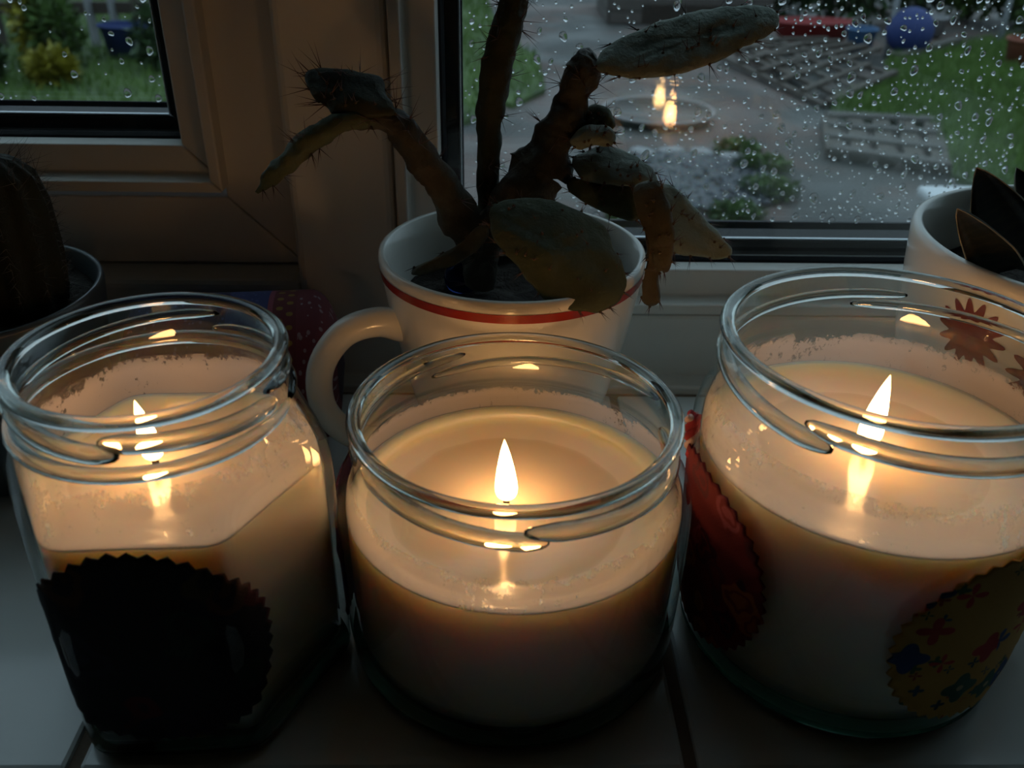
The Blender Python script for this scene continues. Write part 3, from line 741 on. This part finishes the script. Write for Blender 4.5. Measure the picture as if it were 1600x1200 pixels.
# ------------------------------------------------------------------ cloth pouch lying behind the hexagonal jar
t = NT('banded_cloth'); uvv = t.n('ShaderNodeSeparateXYZ', {0: t.n('ShaderNodeTexCoord').outputs['UV']})
u_, v_ = uvv.outputs[0], uvv.outputs[1]
band = t.ramp(v_, [(0, (.025, .02, .07)), (.50, (.03, .04, .15)), (.68, (.24, .05, .08)), (.705, (.12, .016, .02)), (.81, (.14, .02, .03)), (.975, (.03, .01, .02))], 'CONSTANT')
dots = t.math('GREATER_THAN', t.math('MULTIPLY', t.math('SINE', t.math('MULTIPLY', u_, 2*pi*30)), t.math('SINE', t.math('MULTIPLY', t.math('SUBTRACT', v_, .715), 2*pi*11.))), .5)
dsel = t.ramp(v_, [(0, 0.), (.715, 1.), (.80, 0.)], 'CONSTANT')
col = t.mix(t.math('MULTIPLY', dots, dsel), band, (.24, .14, .02))
w_ = t.n('ShaderNodeCombineXYZ', {0: t.math('MULTIPLY', u_, 46.), 1: t.math('MULTIPLY', v_, 30.)}).outputs[0]
dash = t.math('LESS_THAN', t.voro(w_, 1.0), .24)
wsel = t.ramp(v_, [(0, 0.), (.82, 1.), (.975, 0.)], 'CONSTANT')
col = t.mix(t.math('MULTIPLY', dash, wsel), col, (.26, .18, .20))
blu = t.math('MULTIPLY', t.math('LESS_THAN', t.voro(w_, 1.3), .26), t.ramp(v_, [(0, 1.), (.67, 0.)], 'CONSTANT'))
col = t.mix(blu, col, (.05, .07, .22))
M['banded'] = t.surf(t.pbsdf(col, .85))
a_, e_ = Vector((-.122, .262, .0262)), Vector((-.0520, .2700, .0262))
axd = (e_-a_).normalized(); s1 = axd.cross(Vector((0, 0, 1))).normalized(); s2 = s1.cross(axd)
b = MB(); rows = []; uv = []; nn = 64
for i in range(33):
    t_ = i/32; r_ = .0255*min(1, sqrt(max(0, 1-(max(0, t_-.86)/.14)**2.2)), sqrt(max(0, 1-(max(0, .12-t_)/.12)**2.4)))+.0004
    cpt = a_.lerp(e_, t_)
    rows.append([cpt+s1*(r_*cos(2*pi*k/nn))+s2*(r_*sin(2*pi*k/nn)) for k in range(nn)]); uv += [(k/nn, t_) for k in range(nn)]
b.rings(rows, True, True, True, uv); o = b.build('cloth_pouch', M['banded'], None, None, True, True)
tag(o, 'round pouch of dark red and blue patterned cloth, tucked behind the hexagonal jar', 'pouch')
# twisted red and white yarn hanging on the tall round jar
def yarn(P, r, n_=60):
    path = smooth_path(P, n_); res = []
    for s in range(3):
        q = []
        for i, p_ in enumerate(path):
            t_ = (path[min(i+1, n_)]-path[max(0, i-1)]).normalized(); u = t_.cross(Vector((0, 1, .2))).normalized(); w = t_.cross(u)
            a = 2*pi*(s/3+i/n_*3.2); q.append(p_+u*(r*cos(a))+w*(r*sin(a)))
        res.append(q)
    return res
M['yarn_red'] = plain('red_yarn', (.42, .04, .06), .9, 500, .3, .5, .0004); M['yarn_white'] = plain('pink_white_yarn', (.62, .45, .45), .9, 500, .2, .5, .0004)
tri = on_y(1084, 640, .178); ca = cr_
yp = []
for (ax_, ay_, dr) in ((1083, 648, 0), (1081, 690, 0), (1088, 735, 0), (1094, 775, 0)):
    yp.append(on_y(ax_, ay_, .181))
yr = thing('twisted_yarn', 'short twist of red and white yarn beside the tall round jar', 'yarn', tuple(yp[-1]))
for i, q in enumerate(yarn(yp, .0011)):
    b = MB(); b.tube(q, .0009, 8); b.build('strand', M['yarn_white' if i == 1 else 'yarn_red'], yr)

# ------------------------------------------------------------------ garden
GZ = -1.1
def G(px, py, z=GZ): return on_z(px, py, z)
t = NT('wet_paving'); v = t.coord('Object')
f1 = t.noise(v, 1.1, 4); f2 = t.noise(v, 9, 5)
c = t.ramp(f1, [(.32, (.045, .049, .050)), (.46, (.058, .055, .053)), (.55, (.10, .056, .046)), (.68, (.052, .054, .052))])
c = t.mix(t.math('MULTIPLY', f2, .6), c, (.038, .038, .036))
M['paving'] = t.surf(t.pbsdf(c, t.ramp(t.noise(v, 1.7, 3), [(.4, .5), (.62, .85)]), t.bump(f2, .3, .01)))
b = MB(); b.add([(-30, .37, GZ), (30, .37, GZ), (30, 60, GZ), (-30, 60, GZ)], [(0, 1, 2, 3)])
b.build('ground', M['paving'], None, 'structure', False)
boxes('wall_outside', [(-6, 6, .301, .36, GZ, RZ0)], M['wall'])
t = NT('lawn_turf'); v = t.coord('Object'); f = t.noise(v, 3, 5)
M['turf'] = t.surf(t.pbsdf(t.ramp(f, [(.35, (.035, .06, .017)), (.65, (.06, .105, .022))]), .8))
M['grass'] = plain('grass_blade', (.082, .15, .026), .6, 2.2, .55)
M['leaf_dark'] = plain('dark_leaf', (.035, .07, .025), .5, 6, .6)
M['leaf_mid'] = plain('mid_leaf', (.065, .12, .03), .5, 6, .6)
M['leaf_yellow'] = plain('yellow_leaf', (.24, .22, .025), .5, 6, .5)
M['timber'] = plain('weathered_timber', (.055, .043, .034), .75, 9, .35)
M['timber_grey'] = plain('grey_timber', (.062, .055, .050), .75, 6, .3)
M['fence_grey'] = plain('silvered_timber', (.20, .21, .22), .7, 7, .35)
M['timber_dark'] = plain('dark_timber', (.06, .05, .045), .7, 9, .4)
M['slate'] = plain('slate_chips', (.020, .024, .036), .18, 3, .8)
M['pale_stone'] = plain('pale_wet_stone', (.20, .20, .21), .4, 8, .2)
M['blue'] = plain('blue_plastic', (.008, .024, .12), .7, 5, .15); M['red'] = plain('red_plastic', (.19, .010, .011), .6, 5, .15)
M['light_blue'] = plain('light_blue_plastic', (.03, .09, .20), .6, 5, .15); M['pink'] = plain('magenta_plastic', (.22, .03, .12), .4, 5, .15)
M['white_plastic'] = plain('white_plastic', (.50, .53, .56), .35, 4, .05); M['metal'] = plain('grey_metal', (.22, .24, .26), .45, 8, .2)
M['terracotta'] = plain('terracotta', (.17, .05, .028), .8, 8, .2); M['basin'] = plain('dark_basin', (.016, .014, .013), .3, 5, .3)
rnd = random.Random(12)
def lawn(name, poly, label, blades, seed):
    P = [G(*q) for q in poly]; k = len(P); b = MB()
    top = [Vector((p.x, p.y, GZ+.03)) for p in P]; bot = [Vector((p.x, p.y, GZ-.02)) for p in P]
    b.add(top+bot, [tuple(range(k))]+[(i, i+k, (i+1) % k+k, (i+1) % k) for i in range(k)])
    o = b.build(name, M['turf'], None, 'structure', False)
    bm = bmesh.new(); bm.from_mesh(o.data); bmesh.ops.recalc_face_normals(bm, faces=bm.faces); bm.to_mesh(o.data); bm.free()
    r = random.Random(seed); g = MB(); x0 = min(p.x for p in P); x1 = max(p.x for p in P); y0 = min(p.y for p in P); y1 = max(p.y for p in P); c_ = 0
    def inside(x, y):
        s = False
        for i in range(k):
            a, d = P[i], P[(i+1) % k]
            if (a.y > y) != (d.y > y) and x < (d.x-a.x)*(y-a.y)/(d.y-a.y)+a.x: s = not s
        return s
    while c_ < blades:
        x, y = r.uniform(x0, x1), r.uniform(y0, y1)
        if not inside(x, y): continue
        c_ += 1; a = r.random()*pi; h = r.uniform(.04, .09); w = .006
        dx, dy = cos(a)*w, sin(a)*w; lx, ly = r.uniform(-.03, .03), r.uniform(-.03, .03)
        g.add([(x-dx, y-dy, GZ+.028), (x+dx, y+dy, GZ+.028), (x+lx, y+ly, GZ+.03+h)], [(0, 1, 2)])
    og = g.build('grass', M['grass'], None, 'stuff', False); tag(og, label, 'grass')
lawn('lawn', [(1292, 168), (1330, 196), (1452, 206), (1486, 282), (1600, 330), (1900, 330), (1900, 40), (1600, 60), (1390, 95), (1370, 140)], 'short green grass of the lawn right of the wooden pallet', 26000, 3)
lawn('lawn', [(-500, 200), (700, 205), (752, 188), (742, 150), (800, 170), (852, 146), (838, 92), (780, 60), (752, -30), (-300, -30)], 'green grass seen through the left window and behind the tall stem', 26000, 4)
def blob(b, c, r, sq, rr, sub=1):
    bm = bmesh.new(); bmesh.ops.create_icosphere(bm, subdivisions=sub, radius=1)
    a = rr.random()*6
    V = []
    for v_ in bm.verts:
        q = v_.co*(1+.25*noise.noise(v_.co*1.7+Vector(c)*7)); x, y = q.x*cos(a)-q.y*sin(a)*.7, q.x*sin(a)+q.y*cos(a)*.7
        V.append((c[0]+x*r, c[1]+y*r, c[2]+q.z*r*sq))
    b.add(V, [[v_.index for v_ in f_.verts] for f_ in bm.faces]); bm.free()
# gravel bed with edging stones
gc = G(1080, 287); gr = (G(1222, 287)-gc).length
bed = thing('gravel_bed', 'round bed of blue-grey slate chips on the wet patio', 'gravel bed', (gc.x, gc.y, GZ))
b = MB(); b.rings([[(gc.x+gr*q*cos(2*pi*k/48), gc.y+gr*q*sin(2*pi*k/48), GZ+z) for k in range(48)] for q, z in ((1.02, -.01), (1.0, .012), (.5, .02), (.01, .022))]); b.build('bed_soil', M['soil'], bed)
b = MB()
for _ in range(1500):
    a, q = rnd.random()*2*pi, sqrt(rnd.random())*.96
    blob(b, (gc.x+gr*q*cos(a), gc.y+gr*q*sin(a), GZ+.022), rnd.uniform(.012, .028), .5, rnd, 1)
b.build('slate_chips', M['slate'], bed, 'stuff', False)
for k in range(7):
    a = radians(35+k*19); b = MB()
    blob(b, (gc.x+gr*1.1*cos(a), gc.y+gr*1.1*sin(a), GZ+.02), gr*.17, .28, rnd, 2)
    b.build('edging_stone', M['pale_stone'], bed)
def leaves(b, c, rx, ry, rz, cnt, size, r):
    for _ in range(cnt):
        while True:
            p = Vector((r.uniform(-1, 1), r.uniform(-1, 1), r.uniform(-1, 1)))
            if .25 < p.length < 1: break
        q = Vector((c[0]+p.x*rx, c[1]+p.y*ry, c[2]+p.z*rz))
        d = (p+Vector((r.uniform(-1, 1), r.uniform(-1, 1), r.uniform(-.5, 1)))).normalized(); u = d.cross(Vector((r.random(), r.random(), 1))).normalized(); s = size*r.uniform(.6, 1.3)
        b.add([q, q+d*s*.5+u*s*.25, q+d*s, q+d*s*.5-u*s*.25], [(0, 1, 2, 3)])
def shrub(name, px, py, w, h, mat, label, cnt, size, seed, cat='shrub', group=None):
    p = G(px, py); r = random.Random(seed); t_ = thing(name, label, cat, (p.x, p.y, GZ), group)
    b = MB(); leaves(b, (p.x, p.y, GZ+h*.55), w/2, w/2, h*.5, cnt, size, r); b.build('foliage', mat, t_, 'stuff', False)
    b = MB()
    for i in range(5):
        a = r.random()*6; b.tube([(p.x, p.y, GZ), (p.x+.12*w*cos(a), p.y+.12*w*sin(a), GZ+h*.3), (p.x+.3*w*cos(a), p.y+.3*w*sin(a), GZ+h*.75)], [.012*w, .01*w, .004*w], 6)
    b.build('stems', M['timber_dark'], t_, 'stuff'); return t_
for i, (px, py, w, h) in enumerate(((1190, 266, .26, .05), (1200, 305, .27, .06), (1150, 241, .24, .05), (985, 342, .20, .05), (1150, 340, .22, .04))):
    shrub('bedding_plant', px, py, w, h, M['leaf_mid'], ['low green plant at the right rim of the gravel bed, upper one', 'low green plant at the right rim of the gravel bed, lower one', 'small green plant where gravel bed meets its pale stones', 'low green plant at the near left rim of the gravel bed', 'small green plant at the near right rim of the gravel bed'][i], 620, .032, 40+i, 'plant', 'plants around the gravel bed')
# dark basin
p = G(1027, 186); br = (G(1112, 186)-p).length
bs = thing('basin', 'dark round basin with pale rim, behind the gravel bed', 'basin', (p.x, p.y, GZ))
pr_b = [(.0, .86), (.01, .90), (.045, .97), (.052, .99), (.054, .97), (.046, .93), (.02, .88)]
b = MB(); b.rings([[(p.x+br*q*cos(2*pi*k/64), p.y+br*q*sin(2*pi*k/64), GZ+z) for k in range(64)] for z, q in pr_b+[(.015, .02)]]); b.build('shell', M['basin'], bs)
b = MB(); b.rings([[(p.x+br*q*cos(2*pi*k/64), p.y+br*q*sin(2*pi*k/64), GZ+z) for k in range(64)] for z, q in ((.044, .965), (.044, 1.01), (.060, 1.01), (.060, .965), (.044, .965))]); b.build('rim', M['pale_stone'], bs)
# lattice panels and pallet
def lattice(label, A, B, C, D, na, nb, z0, z1, mat, name='trellis', group=None):
    """slats along AB (na of them) over slats along AD (nb)"""
    A, B, C, D = [Vector((q.x, q.y, GZ+z)) for q, z in ((A, z0), (B, z0*.6), (C, z1), (D, z1*.8))]
    t_ = thing(name, label, 'trellis', tuple(A), group)
    for i in range(na):
        f_ = i/(na-1); b = MB(); b.beam(A.lerp(D, f_), B.lerp(C, f_), .045, .022); b.build('slat', mat, t_, None, False)
    for i in range(nb):
        f_ = i/(nb-1); b = MB(); up_ = Vector((0, 0, .024)); b.beam(A.lerp(B, f_)+up_, D.lerp(C, f_)+up_, .045, .022); b.build('slat', mat, t_, None, False)
lattice('weathered wooden trellis lying askew on the patio, nearer of two', G(1128, 98), G(1290, 172), G(1392, 142), G(1215, 82), 5, 6, .04, .10, M['timber'])
lattice('weathered wooden trellis propped across the other one near the red tray', G(1150, 82), G(1250, 132), G(1370, 100), G(1290, 80), 4, 5, .07, .09, M['timber'])
def pallet():
    A, B, C, D = G(1288, 196), G(1296, 250), G(1474, 276), G(1456, 204)
    A, B, C, D = [Vector((q.x, q.y, GZ+.062)) for q in (A, B, C, D)]
    t_ = thing('pallet', 'weathered wooden pallet lying flat at the edge of the lawn', 'pallet', tuple(A))
    for i in range(4):
        f_ = i/3; b = MB(); b.beam(A.lerp(B, f_), D.lerp(C, f_), .085, .022); b.build('slat', M['timber_grey'], t_, None, False)
    for i in range(5):
        f_ = .03+.94*i/4; b = MB(); d = Vector((0, 0, -.026)); b.beam(A.lerp(D, f_)+d, B.lerp(C, f_)+d, .085, .046); b.build('bearer', M['timber'], t_, None, False)
pallet()
b = MB(); q1, q2 = G(1400, 103), G(1492, 82); b.beam((q1.x, q1.y, GZ+.06), (q2.x, q2.y, GZ+.09), .07, .05); o = b.build('plank', M['timber_grey'], None, None, False); tag(o, 'single grey plank lying on the lawn below the blue ball', 'plank')
# toys and pots at the end of the garden
p = G(1412, 92); r_ = .17; b = MB(); b.rings(lathe_ball((p.x, p.y, GZ+.03+r_), r_, 32, 20)); o = b.build('ball', M['blue'], None); tag(o, 'blue ball on the grass at the end of the garden', 'ball')
def tub(name, px, py, rx, ry, h, mat, label, cat):
    p = G(px, py); t_ = thing(name, label, cat, (p.x, p.y, GZ)); pr__ = [(0, .72), (.0, .78), (1, 1.0), (1.03, 1.05), (1.0, 1.06), (1.0, .96), (.12, .76), (.12, .02)]
    b = MB(); b.rings([[(p.x+rx*q*cos(2*pi*k/40), p.y+ry*q*sin(2*pi*k/40), GZ+.02+h*z) for k in range(40)] for z, q in [(0, .02)]+pr__]); b.build('tub_shell', mat, t_)
    b = MB(); b.rings([[(p.x+(rx*1.03+.012*cos(j*pi/4))*cos(2*pi*k/40), p.y+(ry*1.03+.012*cos(j*pi/4))*sin(2*pi*k/40), GZ+.02+h+.012*sin(j*pi/4)) for k in range(40)] for j in range(9)]); b.build('lip', mat, t_); return t_
tub('tray', 1266, 70, .33, .16, .16, M['red'], 'red plastic tray behind the wooden trellises', 'tray')
tub('bucket', 1340, 86, .11, .10, .17, M['light_blue'], 'light blue bucket between the red tray and the blue ball', 'bucket')
tub('planter', 1142, 14, .22, .16, .12, M['pink'], 'magenta tub beyond the tip of the broad cactus pad', 'planter')
tub('flowerpot', 1592, 112, .13, .13, .20, M['terracotta'], 'terracotta flowerpot on the lawn at the right edge', 'flowerpot')
tub('flowerpot', 1452, 58, .12, .12, .14, M['pale_stone'], 'pale grey flowerpot right of the blue ball', 'flowerpot')
for px, py, h, lab in ((1383, 90, 1.1, 'thin grey pole standing left of the blue ball'), (1558, 76, 1.1, 'thin grey pole standing at the end of the lawn right of the ball')):
    p = G(px, py); b = MB(); b.tube([(p.x, p.y, GZ-.02), (p.x, p.y, GZ+.3), (p.x, p.y, GZ+.7), (p.x, p.y, GZ+h)], [.022, .021, .02, .018], 10); o = b.build('pole', M['metal'], None); tag(o, lab, 'pole')
rb = thing('raised_bed', 'dark timber raised bed at the far end of the patio', 'raised bed', tuple(G(1075, 36)))
A, B = G(952, 38), G(1200, 38); C, D = B+Vector((0, 1.0, 0)), A+Vector((0, 1.0, 0))
for (a, d) in ((A, B), (B, C), (C, D), (D, A)):
    for zz in (.06, .17):
        b = MB(); b.beam((a.x, a.y, GZ+zz), (d.x, d.y, GZ+zz), .05, .10); b.build('sleeper', M['timber_dark'], rb, None, False)
b = MB(); b.box(A.x, B.x, A.y, C.y, GZ, GZ+.17); b.build('soil', M['soil'], rb, None, False)
fx = [(1215, 22), (1290, 30), (1350, 38), (1440, 22), (1510, 34), (1590, 40), (1640, 70)]
lb = ['dark leafy shrub beyond the red tray', 'dark leafy shrub behind the light blue bucket', 'dark shrub just left of the grey pole', 'dark shrub behind the blue ball', 'mid green shrub between ball and right pole', 'dark shrub behind the right grey pole', 'shrub beside the lawn at the right edge']
for i, (px, py) in enumerate(fx): shrub('garden_shrub', px, py, .72, .75+.1*(i % 3), M['leaf_mid' if i in (4, 6) else 'leaf_dark'], lb[i], 1500, .10, 60+i, 'shrub', 'shrubs at the end of the garden')
# left window: fence, yellow-green bushes, blue toy
A, B = G(-140, 84), G(330, 80)
fn = thing('fence', 'grey plank fence seen through the left window', 'fence', (A.x, A.y, GZ))
N = 14
for i in range(N):
    p = A.lerp(B, i/(N-1)); d = (B-A).normalized(); w = (B-A).length/N*.62; b = MB()
    hgt = 1.25+.03*rnd.random()
    b.beam(p+Vector((0, 0, -.02)), p+Vector((0, 0, hgt)), .03, w); b.build('plank', M['fence_grey' if i % 3 != 1 else 'timber'], fn, None, False)
for z in (.3, 1.0): b = MB(); b.beam(A+Vector((0, .04, z)), B+Vector((0, .04, z)), .05, .08); b.build('rail', M['timber'], fn, None, False)
for i, (px, py, w, h, m, lab) in enumerate(((100, 112, .30, .46, 'leaf_mid', 'leafy bush in front of the fence, in the left window'), (262, 114, .34, .42, 'leaf_dark', 'dark bush at the right of the left window'), (-34, 138, .36, .26, 'leaf_dark', 'low dark bush at the left edge of the left window'), (88, 140, .26, .20, 'leaf_yellow', 'low yellow-green bush on the grass in the left window'), (66, 108, .22, .60, 'leaf_yellow', 'tall yellow-flowering bush against the fence in the left window'))):
    shrub('bush', px, py, w, h, M[m], lab, 900, .075, 80+i, 'bush', 'bushes in front of the fence')
tub('tub', 205, 96, .17, .13, .22, M['blue'], 'blue plastic tub standing by the dark bush in the left window', 'tub')
# white garden table just outside
TZ = -.55; a = on_z(1433, 288, TZ); d = on_z(1404, 362, TZ)
tb = thing('garden_table', 'white plastic garden table just outside the right window', 'table', (a.x+.5, a.y-.3, GZ))
b = MB(); b.box(a.x, a.x+1.1, a.y-.62, a.y, TZ-.03, TZ); o = b.build('tabletop', M['white_plastic'], tb, None, False); bevel(o, .012, 3)
for xx, yy in ((a.x+.08, a.y-.08), (a.x+1.02, a.y-.08), (a.x+.08, a.y-.54), (a.x+1.02, a.y-.54)):
    b = MB(); b.tube([(xx, yy, GZ), (xx, yy, GZ+.25), (xx, yy, TZ-.03)], [.022, .026, .03], 12); b.build('leg', M['white_plastic'], tb)
